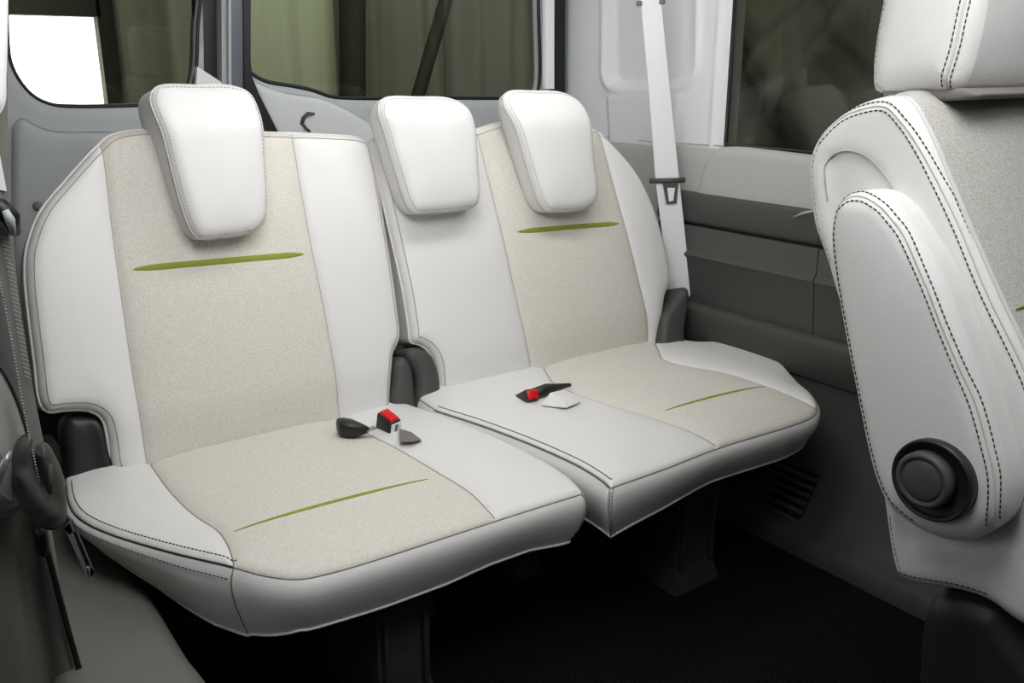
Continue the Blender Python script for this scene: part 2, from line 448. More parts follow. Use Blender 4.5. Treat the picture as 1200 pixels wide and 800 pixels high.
padLC, LC, CFL = make_cushion(LS, .36,
    ([(500, 486), (560, 509), (613, 533), (672, 566), (683, 577, 1), (600, 603), (520, 629), (430, 658), (385, 671), (350, 678), (310, 676), (276, 669, 1), (200, 651), (130, 630), (100, 616), (86, 603), (80, 588), (78, 572, 1)],
     [(.215, 1.63, 1), (.832, 1.63, 1)], droopL),
    [[(172, 536), (180, 548), (200, 575), (228, 602), (255, 620), (268, 640), (276, 669), (278, 676)], [(392, 487), (410, 497), (460, 521), (510, 550), (555, 578), (584, 605), (590, 614)]],
    [('leather_panel', 'leather', (160, 605)), ('fabric_panel', 'fabric', (370, 590)), ('leather_panel', 'leather', (560, 555))], hemL)
strip_on(padLC, CFL.px((274, 625)), CFL.px((501, 565)), .010, 'accent_strip', 'green', LC, lift=.0015, taper=.35)
# front corner seam and the twin stitching round its outer edge
def near(pad, uv): return int(np.argmin(((pad.P-np.array(uv[:2]))**2).sum(1)))
def skirt_pt(pad, fr, hem, i, k, inn=-.0105):
    q = offset_loop(pad.P, float(np.interp(k, (0, .05, .16, .30, .48, .66, .84, .96, 1.), (0, -.005, -.009, -.009, -.005, .002, .009, .015, .017))))
    return fr.W(q[i], pad.H(pad.P[i:i+1])-hem(pad.P[i])*k)[0]
def corner_seam(pad, fr, hem, uv, parent, m='seam', r=.0012):
    i = near(pad, uv); MB().tube([skirt_pt(pad, fr, hem, i, k/12) for k in range(13)], r, False, 5).build('corner_seam', m, parent)
corner_seam(padLC, CFL, hemL, CFL.px((276, 669), -.012), LC)
ia, ib = near(padLC, CFL.px((78, 572), -.012)), near(padLC, CFL.px((276, 669), -.012))
n = len(padLC.P)
run = [k % n for k in range(min(ia, ib), max(ia, ib)+1)]
if len(run) > n/2: run = [k % n for k in range(max(ia, ib), min(ia, ib)+n+1)]
mb = MB(); q = offset_loop(padLC.P, .009); mb.dashes(padLC.pt(q[run], .0006), .005, .0018, .0009)
mb.dashes(np.array([skirt_pt(padLC, CFL, hemL, i, .12) for i in run])+np.array((-.0012, -.0006, 0)), .005, .0018, .0009)
mb.tube(padLC.pt(padLC.P[run], .0006), .0016, False, 5)
mb.build('twin_stitching', 'thread', LC)
mb = MB(); ir = near(padLC, CFL.px((683, 577), -.012))
mb.dashes([skirt_pt(padLC, CFL, hemL, ir, k/14) for k in range(15)], .004, .002, .0009); mb.build('corner_stitching', 'thread_light', LC)
corner_seam(padLC, CFL, hemL, CFL.px((683, 577), -.012), LC)

# ---- right seat: two headrests
RS = thing('rear_seat', 'pale leather and beige cloth third-row seat with two headrests, beside the white seat belt', 'seat', (1.27, 1.3, 0), 'third-row seats')
padRB, RB = make_backrest(RS,
    [(438, 166), (446, 158), (470, 156), (520, 158), (556, 152), (572, 147), (590, 142), (640, 143), (690, 147), (706, 153), (722, 168), (747, 198), (766, 235), (778, 272), (786, 305), (788, 330), (782, 347), (779, 372), (778, 413, 1),
     (690, 438), (620, 455), (540, 478), (521, 481, 1), (518, 445), (513, 422), (505, 409), (494, 402), (486, 400), (484, 384), (477, 340), (468, 298), (457, 250), (446, 200), (440, 175)],
    [[(556, 140), (562, 165), (576, 220), (592, 285), (606, 350), (618, 400), (626, 430), (628, 460)], [(698, 138), (706, 165), (718, 210), (736, 275), (752, 340), (762, 385), (765, 425)]],
    [('leather_panel', 'leather', (530, 340)), ('fabric_panel', 'fabric', (670, 330)), ('leather_panel', 'leather', (765, 300))],
    [(604, 272), (724, 262)])
make_headrest(RS, [(458, 113), (500, 111), (535, 113), (552, 123), (560, 145), (564, 195), (566, 228), (562, 240), (548, 245), (510, 249), (490, 249), (482, 240), (470, 205), (457, 160), (449, 128)], .070, .090)
make_headrest(RS, [(608, 105), (640, 103), (672, 105), (688, 114), (695, 135), (700, 190), (704, 222), (701, 236), (688, 245), (660, 248), (645, 246), (637, 236), (625, 200), (612, 155), (602, 120)], .070, .088)
def hemR(p):
    x, y = p
    return np.interp(x, [.91, 1.0, 1.2, 1.4, 1.5, 1.6], [.105, .091, .070, .071, .063, .046])
droopR = lambda X: -.006*smooth01((1.12-X[:, 1])/.12)-.010*smooth01((X[:, 0]-1.52)/.14)
padRC, RC, CFR = make_cushion(RS, .37,
    ([(715, 572, 1), (707, 565), (643, 533), (570, 504), (512, 485, 1)],
     [(.884, 1.63, 1), (1.62, 1.63, 1)]+[Frame((0, 0, .358), (1, 0, 0), (0, 1, 0), (0, 0, 1)).px(p) for p in [(812, 400), (845, 401), (885, 411), (912, 423), (926, 437), (938, 452), (950, 464), (957, 476), (953, 488), (930, 498), (843, 525), (780, 549)]], droopR),
    [[(636, 428), (650, 448), (667, 457), (700, 469), (735, 480), (790, 497), (843, 520), (850, 534)], [(772, 410), (778, 420), (800, 427), (850, 436), (897, 451), (925, 462), (956, 474), (975, 482)]],
    [('leather_panel', 'leather', (640, 510)), ('fabric_panel', 'fabric', (800, 465)), ('leather_panel', 'leather', (860, 418))], hemR)
strip_on(padRC, CFR.px((779, 484)), CFR.px((897, 454)), .010, 'accent_strip', 'green', RC, lift=.0015, taper=.35)
i0, i1 = near(padRC, CFR.px((508, 484), -.012)), near(padRC, CFR.px((715, 572), -.012))
n = len(padRC.P); run = [k % n for k in range(min(i0, i1), max(i0, i1)+1)]
if len(run) > n/2: run = [k % n for k in range(max(i0, i1), min(i0, i1)+n+1)]
mb = MB(); q = offset_loop(padRC.P, .008); mb.tube(padRC.pt(q[run], .0004), .0011, False, 5); mb.tube(padRC.pt(padRC.P[run], .0008), .0022, False, 5)
ir = near(padRC, CFR.px((715, 572), -.012))
mb.dashes([skirt_pt(padRC, CFR, hemR, ir, k/14)+np.array((.006, -.001, 0)) for k in range(15)], .004, .002, .0009)
mb.build('twin_stitching', 'seam', RC)
corner_seam(padRC, CFR, hemR, CFR.px((715, 572), -.012), RC, 'thread_light', .002)

# recliner covers, frames and legs
def capsule_cover(fr, outline, T, name, parent, m='charcoal', r=.014, extra=None):
    pad = Pad(fr, outline, (), r=r, T=T, bulge=.006, bs=.02, step=.008, extra=extra)
    mb = MB(); pad.shell_into(mb, True, .008); n0 = len(mb.v)
    mb.add(fr.W(pad.V, pad.h), pad.F.tolist()); return mb.build(name, m, parent)
cf = Frame(BF.O+BF.N*-.012, BF.U, BF.V, BF.N)
capsule_cover(cf, cf.pxs([(463, 500), (463, 440), (464, 425), (470, 418), (478, 419), (484, 430), (487, 450), (487, 500)]), .08, 'recliner_cover', LS)
cf2 = Frame(BF.O+BF.N*-.004, BF.U, BF.V, BF.N)
capsule_cover(cf2, cf2.pxs([(491, 505), (491, 445), (485, 428), (478, 418), (480, 409), (492, 407), (506, 414), (514, 430), (518, 455), (519, 505)]), .08, 'recliner_cover', RS)
cf3 = Frame(BF.O+BF.N*-.02, BF.U, BF.V, BF.N)
capsule_cover(cf3, cf3.pxs([(84, 590), (80, 540), (76, 500), (82, 488), (100, 486), (116, 489), (124, 500), (131, 530), (140, 590)]), .09, 'recliner_cover', LS, 'black', extra=lambda X: -.012*smooth01((.29-X[:, 0])/.04))
cf4 = Frame(BF.O+BF.N*.02, BF.U, BF.V, BF.N)
capsule_cover(cf4, cf4.pxs([(780, 425), (780, 372), (786, 362), (797, 345), (803, 336), (808, 338), (808, 360), (804, 385), (803, 425)]), .08, 'recliner_cover', RS)
def rbox(name, lo, hi, bev, m, parent, smooth=True):
    lo, hi = np.array(lo), np.array(hi); d = (hi-lo)/2
    o = MB().box((lo+hi)/2, (d[0], 0, 0), (0, d[1], 0), (0, 0, d[2]), bev, 3).build(name, m, parent, smooth); return flat_edges(o)
rbox('seat_frame', (.37, 1.13, .268), (.84, 1.60, .310), .01, 'leg', LS)
rbox('seat_frame', (.95, 1.11, .268), (1.50, 1.60, .310), .01, 'leg', RS)
def seat_leg(root, x0, x1, y0, y1):
    l = MB().loft([[(x0-.01*k, y0-.02*k, z), (x1+.01*k, y0-.02*k, z), (x1+.01*k, y1, z), (x0-.01*k, y1, z)] for z, k in ((.28, 1.), (.22, .3), (.12, 0), (.05, 0), (.03, .3), (.0, .8))], True, True).build('seat_leg', 'leg', root, False)
    mb = MB()
    for x in (x0+.012, x1-.012): mb.box((x, y0-.006, .14), (.004, 0, 0), (0, .006, 0), (0, 0, .09), .002)
    mb.build('rib', 'leg', l)
    return l
seat_leg(LS, .55, .645, 1.13, 1.5); seat_leg(LS, .72, .78, 1.36, 1.5)
seat_leg(RS, 1.215, 1.325, 1.13, 1.5); seat_leg(RS, .98, 1.04, 1.36, 1.5)

# ================================================================== second-row seat in the right foreground
SX = .90
SF = Frame((SX, 0, 0), (0, -1, 0), (0, 0, 1), (-1, 0, 0))
SS = thing('passenger_seat', 'large pale leather second-row seat with its armrest folded up, in the right foreground', 'seat', (1.15, .45, 0))
prof_front = [(1040, 113), (1058, 113), (1071, 123), (1083, 143), (1096, 170), (1113, 212), (1134, 262), (1171, 347), (1213, 437), (1250, 540), (1270, 640), (1278, 720)]
prof_out = [(953, 190), (954, 225), (959, 262), (967, 286), (973, 302), (984, 340), (999, 388), (1014, 440), (1029, 510), (1041, 590), (1049, 645), (1056, 673, 1), (1075, 681), (1130, 690), (1165, 702), (1200, 727), (1278, 760, 1)]
o_side = SF.pxs(prof_out+prof_front[::-1]+[(1010, 122), (985, 138), (964, 160)], -.016)
arm_dent = [(968, 187), (982, 179), (1000, 177), (1018, 184), (1036, 202), (1050, 225), (1062, 250)]
dent = spline(SF.pxs(arm_dent+[(1085, 300), (1120, 380), (1150, 470), (1190, 560, 1), (1190, 640, 1), (1060, 640, 1), (1000, 400), (980, 300), (971, 235)]), True, .01)
padS = Pad(SF, o_side, (), r=.018, rim=.016, T=.47, bulge=.005, bs=.05, step=.009, extra=lambda X: -.0045*smooth01((sdf(X, dent)+.002)/.008))
SB = padS.shell('backrest', 'leather', SS)
padS.panel('side_panel', 'leather', SB)
MB().tube(padS.pt(resample(spline(SF.pxs([(971, 235), (968, 210), (968, 192)]+arm_dent[1:]), False, .004), .004, False), .0004), .0008, False, 5).build('recess_seam', 'thread_light', SB)
# bolster and cloth face along the front of the profile: swept across the seat's width
pf = resample(spline(SF.pxs(prof_front, -.016), False, .004), .010, False)
tn = np.gradient(pf, axis=0); tn /= np.linalg.norm(tn, axis=1)[:, None]; nr = np.stack([-tn[:, 1], tn[:, 0]], 1)
if nr[len(nr)//2][0] < 0: nr = -nr                   # outward = forward (+u)
def face_h(s):                                      # forward bulge across the width, s from the outer edge
    a = .002*math.sin(math.pi*min(1, max(0, (s-.012)/.012)))**.8 if s < .024 else 0
    return a
def face_pt(i, s, ex=0.):
    q = pf[i]+nr[i]*((face_h(s)+ex)); return SF.W(q, -s)[0]
def face_mesh(s0, s1, ns, name, m, dip):
    ss = [s0+(s1-s0)*k/ns for k in range(ns+1)]; v = []; f = []
    for i in range(len(pf)):
        for s in ss: v.append(face_pt(i, s, dip(s)))
    w = ns+1
    for i in range(len(pf)-1):
        for k in range(ns): f.append((i*w+k, (i+1)*w+k, (i+1)*w+k+1, i*w+k+1))
    return mesh_obj(name, v, f, m, SB)
FH = lambda s: .004*(1-math.exp(-(s-.024)/.02))+.010*math.sin(math.pi*(s-.024)/.422)
face_mesh(.0155, .024, 8, 'front_bolster', 'leather', lambda s: -.001)
face_mesh(.024, .446, 44, 'fabric_panel', 'fabric_coarse', FH)
face_mesh(.446, .456, 8, 'front_bolster', 'leather', lambda s: 0)
# lime strip across the cloth
tgt = np.array(SF.px((1172, 349), -.08)); ig = int(np.argmin(np.abs(pf[:, 1]-(tgt[1]))))
rings = []
for k in range(41):
    s = .030+.41*k/40; ring = []
    for a in range(7):
        di = (a-3)/3; c = face_pt(ig, s, FH(s)+.003*math.cos(di*1.5)-.0008)
        ring.append(c+np.array((0, 0, .0055*di*min(1, (min(k, 40-k)+.3)/3))))
    rings.append(ring)
MB().loft(rings, False, False).build('accent_strip', 'green', SB)
# stitching
def stitched(pad, pts, offs, name, parent, m='thread', rad=.00075, lift=.0006, dash=.0045, gap=.0016, mid=True):
    l = resample(spline(pad.fr.pxs(pts, -pad.rim*.5), False, .004), .004, False); l = l[inside(l, pad.P)]; mb = MB()
    for o in offs:
        q = off_line(l, o); q = q[inside(q, pad.P)]; mb.dashes(pad.pt(q, lift), dash, gap, rad)
    b = mb.build(name, m, parent)
    if mid: MB().tube(pad.pt(l, -.0002), .0013, False, 5).build(name+'_welt', 'piping', parent)
    return b
stitched(padS, [(962, 165), (985, 141), (1010, 129), (1043, 125), (1062, 143), (1081, 172), (1101, 212), (1124, 262), (1160, 347), (1203, 437), (1240, 540), (1258, 640)], (.0045, -.0045), 'twin_stitching', SB)
stitched(padS, [(1060, 668), (1053, 640), (1046, 600)], (0,), 'edge_stitching', SB, mid=False, m='thread_light')
stitched(padS, [(978, 305), (971, 285), (963, 258), (959, 225), (958, 190), (966, 165)], (0,), 'edge_stitching', SB, mid=False, m='thread_light')
stitched(padS, [(1058, 668), (1075, 673), (1130, 683), (1165, 694)], (0,), 'hem_seam', SB, mid=False)
# headrest, its side face parallel to the seat's side
HX = SX+.045
HF = Frame((HX, 0, 0), (0, -1, 0), (0, 0, 1), (-1, 0, 0))
padH = Pad(HF, HF.pxs([(1028, 106), (1026, 85), (1029, 50), (1036, 10), (1046, -40), (1060, -75), (1090, -100), (1130, -105), (1160, -90), (1166, -50), (1158, 0), (1148, 50), (1136, 90), (1126, 105), (1080, 108), (1036, 110)], -.02), (), r=.03, rim=.022, T=.30, bulge=.006, bs=.04, step=.009)
SH = padH.shell('headrest', 'leather', SS, rb=.03); padH.panel('side_cover', 'leather', SH)
stitched(padH, [(1153, -60), (1142, -20), (1135, 10), (1124, 60), (1109, 106)], (.004, -.004), 'twin_stitching', SH)
stitched(padH, [(1036, 108), (1030, 85), (1033, 48), (1040, 10), (1050, -35)], (0,), 'edge_stitching', SH, mid=False, m='thread_light')
hp = Pad(Frame((HX+.012, 0, 0), (0, -1, 0), (0, 0, 1), (-1, 0, 0)), Frame((HX+.012, 0, 0), (0, -1, 0), (0, 0, 1), (-1, 0, 0)).pxs([(1032, 104), (1060, 104), (1130, 104), (1150, 112), (1120, 118), (1060, 117), (1036, 116)]), (), r=.004, T=.27, step=.006)
mb = MB(); hp.shell_into(mb); mb.add(hp.fr.W(hp.V, hp.h), hp.F.tolist()); mb.build('headrest_skirt', 'seam', SH)
for x in (HX+.09, HX+.21):
    p = SF.px((1052, 112)); MB().tube([(x, -p[0], p[1]+.05), (x, -p[0]+.01, p[1]-.12)], .007, False, 10).build('guide_post', 'steel', SH)
# armrest folded up against the side
AXF = Frame((SX-.048, 0, 0), (0, -1, 0), (0, 0, 1), (-1, 0, 0))
arm_o = [(982, 250), (988, 235), (1002, 225), (1022, 223), (1040, 229), (1058, 245), (1077, 272), (1103, 318), (1127, 377), (1150, 444), (1168, 500), (1181, 548), (1184, 580), (1178, 606), (1160, 624), (1135, 633), (1105, 629), (1072, 613), (1045, 590), (1030, 558), (1020, 520), (1009, 465), (995, 394), (983, 325), (978, 275)]
padA = Pad(AXF, AXF.pxs(arm_o, -.016), (), r=.020, rim=.018, T=.055, bulge=.008, bs=.03, step=.008)
A = padA.shell('armrest', 'leather', SS, rb=.012); padA.panel('armrest_cover', 'leather', A)
stitched(padA, [(985, 241), (998, 231), (1015, 230), (1036, 241), (1050, 256), (1062, 272), (1089, 327), (1112, 385), (1132, 435), (1146, 470), (1162, 525), (1169, 557), (1169, 590), (1164, 618)], (.0042, -.0042), 'twin_stitching', A)
stitched(padA, [(985, 245), (983, 268), (988, 320), (1001, 394), (1018, 480), (1031, 535), (1042, 568), (1055, 588), (1078, 608)], (0,), 'edge_stitching', A, mid=False)
# pivot cap: dark dish with a raised button
pc = np.array(AXF.px((1100, 559))); R0 = .043
def lathe(fr, c, prof, n=48):
    mb = MB(); rings = []
    for r, h in prof: rings.append([fr.W((c[0]+r*math.cos(2*math.pi*k/n), c[1]+r*math.sin(2*math.pi*k/n)), h)[0] for k in range(n)])
    mb.loft(rings, True, True); return mb
pcap = lathe(AXF, pc, [(R0, -.006), (R0, .013), (R0*.985, .0165), (R0*.94, .017), (R0*.89, .0135), (R0*.82, .0105), (R0*.3, .0100)]).build('pivot_cap', 'black', A)
pc2 = pc+np.array((-.004, .001))
lathe(AXF, pc2, [(.0295, .008), (.0295, .022), (.028, .0255), (.0245, .0265), (.0225, .0245), (.0218, .0235), (.0212, .0250), (.019, .0262), (.008, .0268)]).build('pivot_button', 'charcoal', pcap)
# black recliner cover below, and the seat cushion ahead of it
RF = Frame((SX+.012, 0, 0), (0, -1, 0), (0, 0, 1), (-1, 0, 0))
capsule_cover(RF, RF.pxs([(1068, 850), (1068, 780), (1074, 725), (1086, 702), (1110, 694), (1140, 698), (1168, 712), (1192, 742), (1240, 800), (1300, 850), (1300, 930), (1068, 960)]), .06, 'recliner_cover', SS, 'black', r=.03)
pcs = Pad(Frame((0, 0, .46), (1, 0, 0), (0, 1, 0), (0, 0, 1)), [(.93, .30), (.93, 0.0), (.95, -.14), (1.15, -.17), (1.36, -.14), (1.38, 0.), (1.38, .30), (1.15, .32)], (), r=.05, rim=.04, T=.14, bulge=.01, step=.02)
mb = MB(); pcs.shell_into(mb); mb.add(pcs.fr.W(pcs.V, pcs.h), pcs.F.tolist()); mb.build('seat_cushion', 'leather', SS)
for x in (.97, 1.33): rbox('seat_leg', (x-.03, -.05, 0), (x+.03, .40, .34), .012, 'leg', SS)

# ================================================================== the van body
struct(mesh_obj('floor', [(-.5, -1.2, 0), (2., -1.2, 0), (2., 2.3, 0), (-.5, 2.3, 0), (-.5, -1.2, -.05), (2., -1.2, -.05), (2., 2.3, -.05), (-.5, 2.3, -.05)], [(0, 1, 2, 3), (4, 7, 6, 5), (0, 4, 5, 1), (1, 5, 6, 2), (2, 6, 7, 3), (3, 7, 4, 0)], 'carpet', smooth=False), 'black carpeted van floor')
struct(rbox('ceiling', (.0, -1.2, 1.46), (1.9, 2.3, 1.52), .01, 'headliner', None), 'pale headliner')
WX, RY = 1.74, 2.15
def xs_on_x(pts, c):                                       # pixel list -> (u,v) in the right wall's frame
    fr = Frame((c, 0, 0), (0, -1, 0), (0, 0, 1), (-1, 0, 0)); return fr.pxs(pts)
WF = Frame((WX, 0, 0), (0, -1, 0), (0, 0, 1), (-1, 0, 0))
rec1 = spline(WF.pxs([(706, -260, 1), (707, 60), (707, 88), (712, 101), (724, 107), (760, 107), (796, 104), (808, 97), (816, 84), (818, 60), (822, -260, 1)]), True, .01)
rec2 = spline(WF.pxs([(712, 112, 1), (716, 172, 1), (790, 178, 1), (800, 108, 1)]), True, .01)
def wall_h(X):
    s1 = sdf(X, rec1); s2 = sdf(X, rec2)
    rib = np.exp(-((s1-.004)/.011)**2)*.010
    ridge = .007*smooth01((X[:, 0]+WF.px((840, 80))[0]+.0)*0+1)*np.exp(-((X[:, 0]-WF.px((840, 80))[0])/.008)**2)
    return -.030*smooth01((s1-.004)/.022)+rib+.010*smooth01((s2+.004)/.012)+ridge
u_w = WF.px((852, 100))[0]
padW = Pad(WF, [(-RY, .45, 1), (u_w, .45, 1), (u_w, 1.47, 1), (-RY, 1.47, 1)], (), r=.004, rim=.003, T=.06, bulge=0, step=.009, extra=wall_h)
mb = MB(); padW.shell_into(mb); mb.add(WF.W(padW.V, padW.h), padW.F.tolist())
wr = struct(mb.build('wall_right', 'uptrim'), 'pale grey moulded pillar trim with the belt recess')
MB().tube([WF.W(WF.px(p), .004+wall_h(np.array([WF.px(p)]))[0]-.003)[0] for p in [(690, 157), (713, 160), (760, 165), (850, 171)]], .0012, False, 5).build('joint', 'thread_light', wr)
zj = WF.px((713, 161))[1]
lw = Pad(Frame((WX-.013, 0, 0), (0, -1, 0), (0, 0, 1), (-1, 0, 0)), [(-RY+.01, .45, 1), (-1.45, .45, 1), (-1.45, zj-.004, 1), (-RY+.01, zj-.004, 1)], (), r=.006, rim=.005, T=.05, bulge=.002, step=.015)
mb = MB(); lw.shell_into(mb); mb.add(lw.fr.W(lw.V, lw.h), lw.F.tolist()); mb.build('lower_pillar_trim', 'ledge', wr)
# side glass
zb = WF.px((900, 176))[1]
wn = struct(mesh_obj('window_1', [(WX+.012, -u_w, zb), (WX+.012, .25, zb), (WX+.012, .25, 1.46), (WX+.012, -u_w, 1.46), (WX+.016, -u_w, zb), (WX+.016, .25, zb), (WX+.016, .25, 1.46), (WX+.016, -u_w, 1.46)],
    [(0, 1, 2, 3), (4, 7, 6, 5), (0, 4, 5, 1), (1, 5, 6, 2), (2, 6, 7, 3), (3, 7, 4, 0)], 'glass', smooth=False), 'side window beyond the second-row seat')
MB().tube([(WX+.004, .25, zb+.003), (WX+.004, -u_w-.004, zb+.003), (WX+.004, -u_w-.004, 1.46)], .006, False, 8).build('window_seal', 'rubber', wn)
struct(rbox('wall_front_pillar', (WX, .10, .5), (WX+.06, .26, 1.47), .01, 'uptrim', None)); bpy.data.objects['wall_front_pillar'].name = 'trim_1'
# window ledge, armrest panel, lower trim: sections swept along the side
def swept(name, secs, m, parent=None, caps=True, ang=50):
    """secs: list of (y, [(x, z) ...])"""
    mb = MB().loft([[(x, y, z) for x, z in pr] for y, pr in secs], True, caps); o = mb.build(name, m, parent); return flat_edges(o, ang)
def arc(cx, cz, r, a0, a1, n=6): return [(cx+r*math.cos(math.radians(a0+(a1-a0)*k/n)), cz+r*math.sin(math.radians(a0+(a1-a0)*k/n))) for k in range(n+1)]
AX = 1.70
zt, zg, zr, zbm = (float(onx(*p, AX)[2]) for p in ((880, 236), (888, 277), (893, 315), (903, 379)))
yb = float(onx(806, 222, AX)[1])
LXF = Frame((1.716, 0, 0), (0, -1, 0), (0, 0, 1), (-1, 0, 0))
padL = Pad(LXF, LXF.pxs([(812, 240, 1), (815, 222), (819, 203), (826, 186), (835, 175), (850, 172), (955, 183), (1200, 210, 1), (1260, 330, 1)]), (), r=.022, rim=.016, T=.06, bulge=.003, bs=.03, step=.010)
mb = MB(); padL.shell_into(mb); mb.add(LXF.W(padL.V, padL.h), padL.F.tolist())
struct(mb.build('trim_2', 'ledge'), 'mid grey ledge under the side window')
def armsec(k=0): return arc(AX+.012, zt-.012, .012, 90, 180, 4)+[(AX-.004, zg+.012), (AX+.004, zg+.004), (AX+.02, zg+.002), (AX+.02, zg-.002), (AX+.005, zg-.004), (AX+.002, zg-.010),
    (AX+.002, zr+.012), (AX-.004, zr+.004), (AX-.008, zr-.003), (AX-.002, zr-.012), (AX+.010, zbm+.01), (AX+.012, zbm-.03), (AX+.08, zbm-.03), (AX+.08, zt)]
ysp = float(onx(955, 330, AX)[1])
struct(swept('trim_3', [(yb+.10, armsec()), (ysp+.0012, armsec())], 'charcoal'), 'dark grey armrest panel below the ledge')
struct(swept('trim_4', [(ysp-.0012, armsec()), (.2, armsec())], 'charcoal'), 'dark grey armrest panel beside the second-row seat')
def lowsec(y):
    b = .0
    return [(AX+.07, zbm+.0), (AX+.01, zbm-.001)]+arc(AX+.004, zbm-.022, .022, 100, 175, 5)+[(AX-.017, zbm-.045), (AX-.014, zbm-.07), (AX-.006, zbm-.10), (AX+.001, .37), (AX+.003, .34), (AX-.001, .30), (AX-.010, .26), (AX-.026, .21), (AX-.048, .16), (AX-.073, .11), (AX-.095, .075), (1.585, .052), (1.548, .046), (1.540, .040), (1.536, .0), (AX+.12, .0)]
struct(swept('trim_5', [(2.1, lowsec(0)), (1.4, lowsec(0)), (.7, lowsec(0)), (.0, lowsec(0))], 'lowtrim', ang=75), 'dark lower side trim with a sill step along the carpet')
# small chrome-edged pull at the armrest's front
c0, c1 = onx(930, 254, AX-.010), onx(962, 245, AX-.010)
hd = MB().tube([c0, (c0*.6+c1*.4)+np.array((-.004, 0, .002)), c1], [.0015, .0028, .0028], False, 8).build('pull_handle', 'ledge'); tag(hd, 'small grey pull handle on the dark armrest panel under the side window', 'handle')
# air vent low on the side trim
VX = lambda z: np.interp(z, [.04, .052, .075, .11, .16, .21], [AX-.125, AX-.115, AX-.095, AX-.073, AX-.048, AX-.026])
vt = thing('air_vent', 'dark slatted air vent low on the side trim behind the seat leg', 'vent', tuple(onx(915, 640, 1.60)))
va = [onx(*p, 1.63) for p in ((888, 560), (953, 590), (946, 622), (868, 596))]
y0, y1 = min(p[1] for p in va), max(p[1] for p in va)+.04
zs = [.050+.0165*k for k in range(6)]
def vp(y, z, o=0): return (VX(z)-.0035-o, y, z)
MB().loft([[vp(y, z) for z in (.046, .075, .10, .13, .15)] for y in (y0, (y0+y1)/2, y1)], False, False).build('back_plate', 'black', vt)
for z in zs: MB().loft([[vp(y, z, .001), vp(y, z+.002, .008), vp(y, z+.008, .008), vp(y, z+.0095, .001)] for y in (y0, y1)], True, True).build('slat', 'lowtrim', vt)

# ---- rear doors
def rear(px, py, c=RY): return ony(px, py, c)
DF = Frame((0, RY, 0), (1, 0, 0), (0, 0, 1), (0, -1, 0))
def hole_frame(outer, inner, fr, T, name, m, parent=None, r=.006):
    """moulded door skin with a window opening: wall strips between two loops matched by angle"""
    A_ = resample(spline(inner, True, .01), .012, True)
    if area(A_) < 0: A_ = A_[::-1]
    O_ = np.array([p[:2] for p in outer], float)
    if area(O_) < 0: O_ = O_[::-1]
    cen = A_.mean(0)
    pts = [Vector(p) for p in resample(O_, .05, True)]; nO = len(pts); pts += [Vector(p) for p in A_]
    ring1 = offset_loop(A_, -.012); ring2 = offset_loop(A_, -.03); pts += [Vector(p) for p in ring1]+[Vector(p) for p in ring2]
    ov, oe, of, *_ = delaunay_2d_cdt(pts, [(nO+i, nO+(i+1) % len(A_)) for i in range(len(A_))]+[(i, (i+1) % nO) for i in range(nO)], [], 0, 1e-6)
    V = np.array([tuple(v) for v in ov]); F = np.array([f for f in of if len(f) == 3]); c = V[F].mean(1)
    F = F[inside(c, O_) & ~inside(c, A_)]
    d = dist_poly(V, A_, True); h = .010*smooth01(d/.012)-.010
    mb = MB(); mb.add(fr.W(V, h), F.tolist())
    n = len(A_); mb.loft([fr.W(A_, -.010), fr.W(offset_loop(A_, .004), -T)], True, False)
    O2 = resample(O_, .05, True); mb.loft([fr.W(O2, 0)[::-1], fr.W(O2, -T)[::-1]], True, False)
    return mb.build(name, m, parent), A_
d1_out = [DF.px(p) for p in ((-60, -260), (236.5, -260), (241, 420), (-20, 420))]
d1_in = DF.pxs([(12, -150), (9, 0), (10, 50), (13, 72), (24, 95), (42, 114), (64, 123), (90, 125), (160, 124), (200, 123), (222, 112), (230, 90), (233, 40), (228, -150)])
d1, A1 = hole_frame(d1_out, d1_in, DF, .05, 'door_1', 'doortrim'); struct(d1, 'left rear door, grey trim below its window')
def pane(name, A_, fr, h, parent=None):
    n = len(A_); mb = MB(); mb.loft([fr.W(A_, h)[::-1], fr.W(A_, h-.004)[::-1]], True, True); return mb.build(name, 'glass', parent, False)
struct(pane('window_2', offset_loop(A1, -.004), DF, -.03), 'left rear door window')
MB().tube(DF.W(A1, -.009), .004, True).build('window_seal', 'rubber', d1)
# raised lower pocket of the left door trim
pk = Pad(DF, DF.pxs([(14, 420, 1), (15, 175), (16, 148), (24, 138), (40, 146), (60, 153), (100, 154), (180, 154), (241, 155, 1), (245, 420, 1)]), (), r=.014, rim=.012, T=.01, bulge=.004, step=.012)
pkf = Frame(DF.O+DF.N*.016, DF.U, DF.V, DF.N); pk.fr = pkf
mb = MB(); pk.shell_into(mb); mb.add(pkf.W(pk.V, pk.h), pk.F.tolist()); pko = mb.build('door_trim', 'doortrim', d1)
lathe(pkf, np.array(pkf.px((44, 241))), [(.010, -.002), (.010, .006), (.007, .010), (.002, .011)], 20).build('door_trim_plug', 'seam', pko)
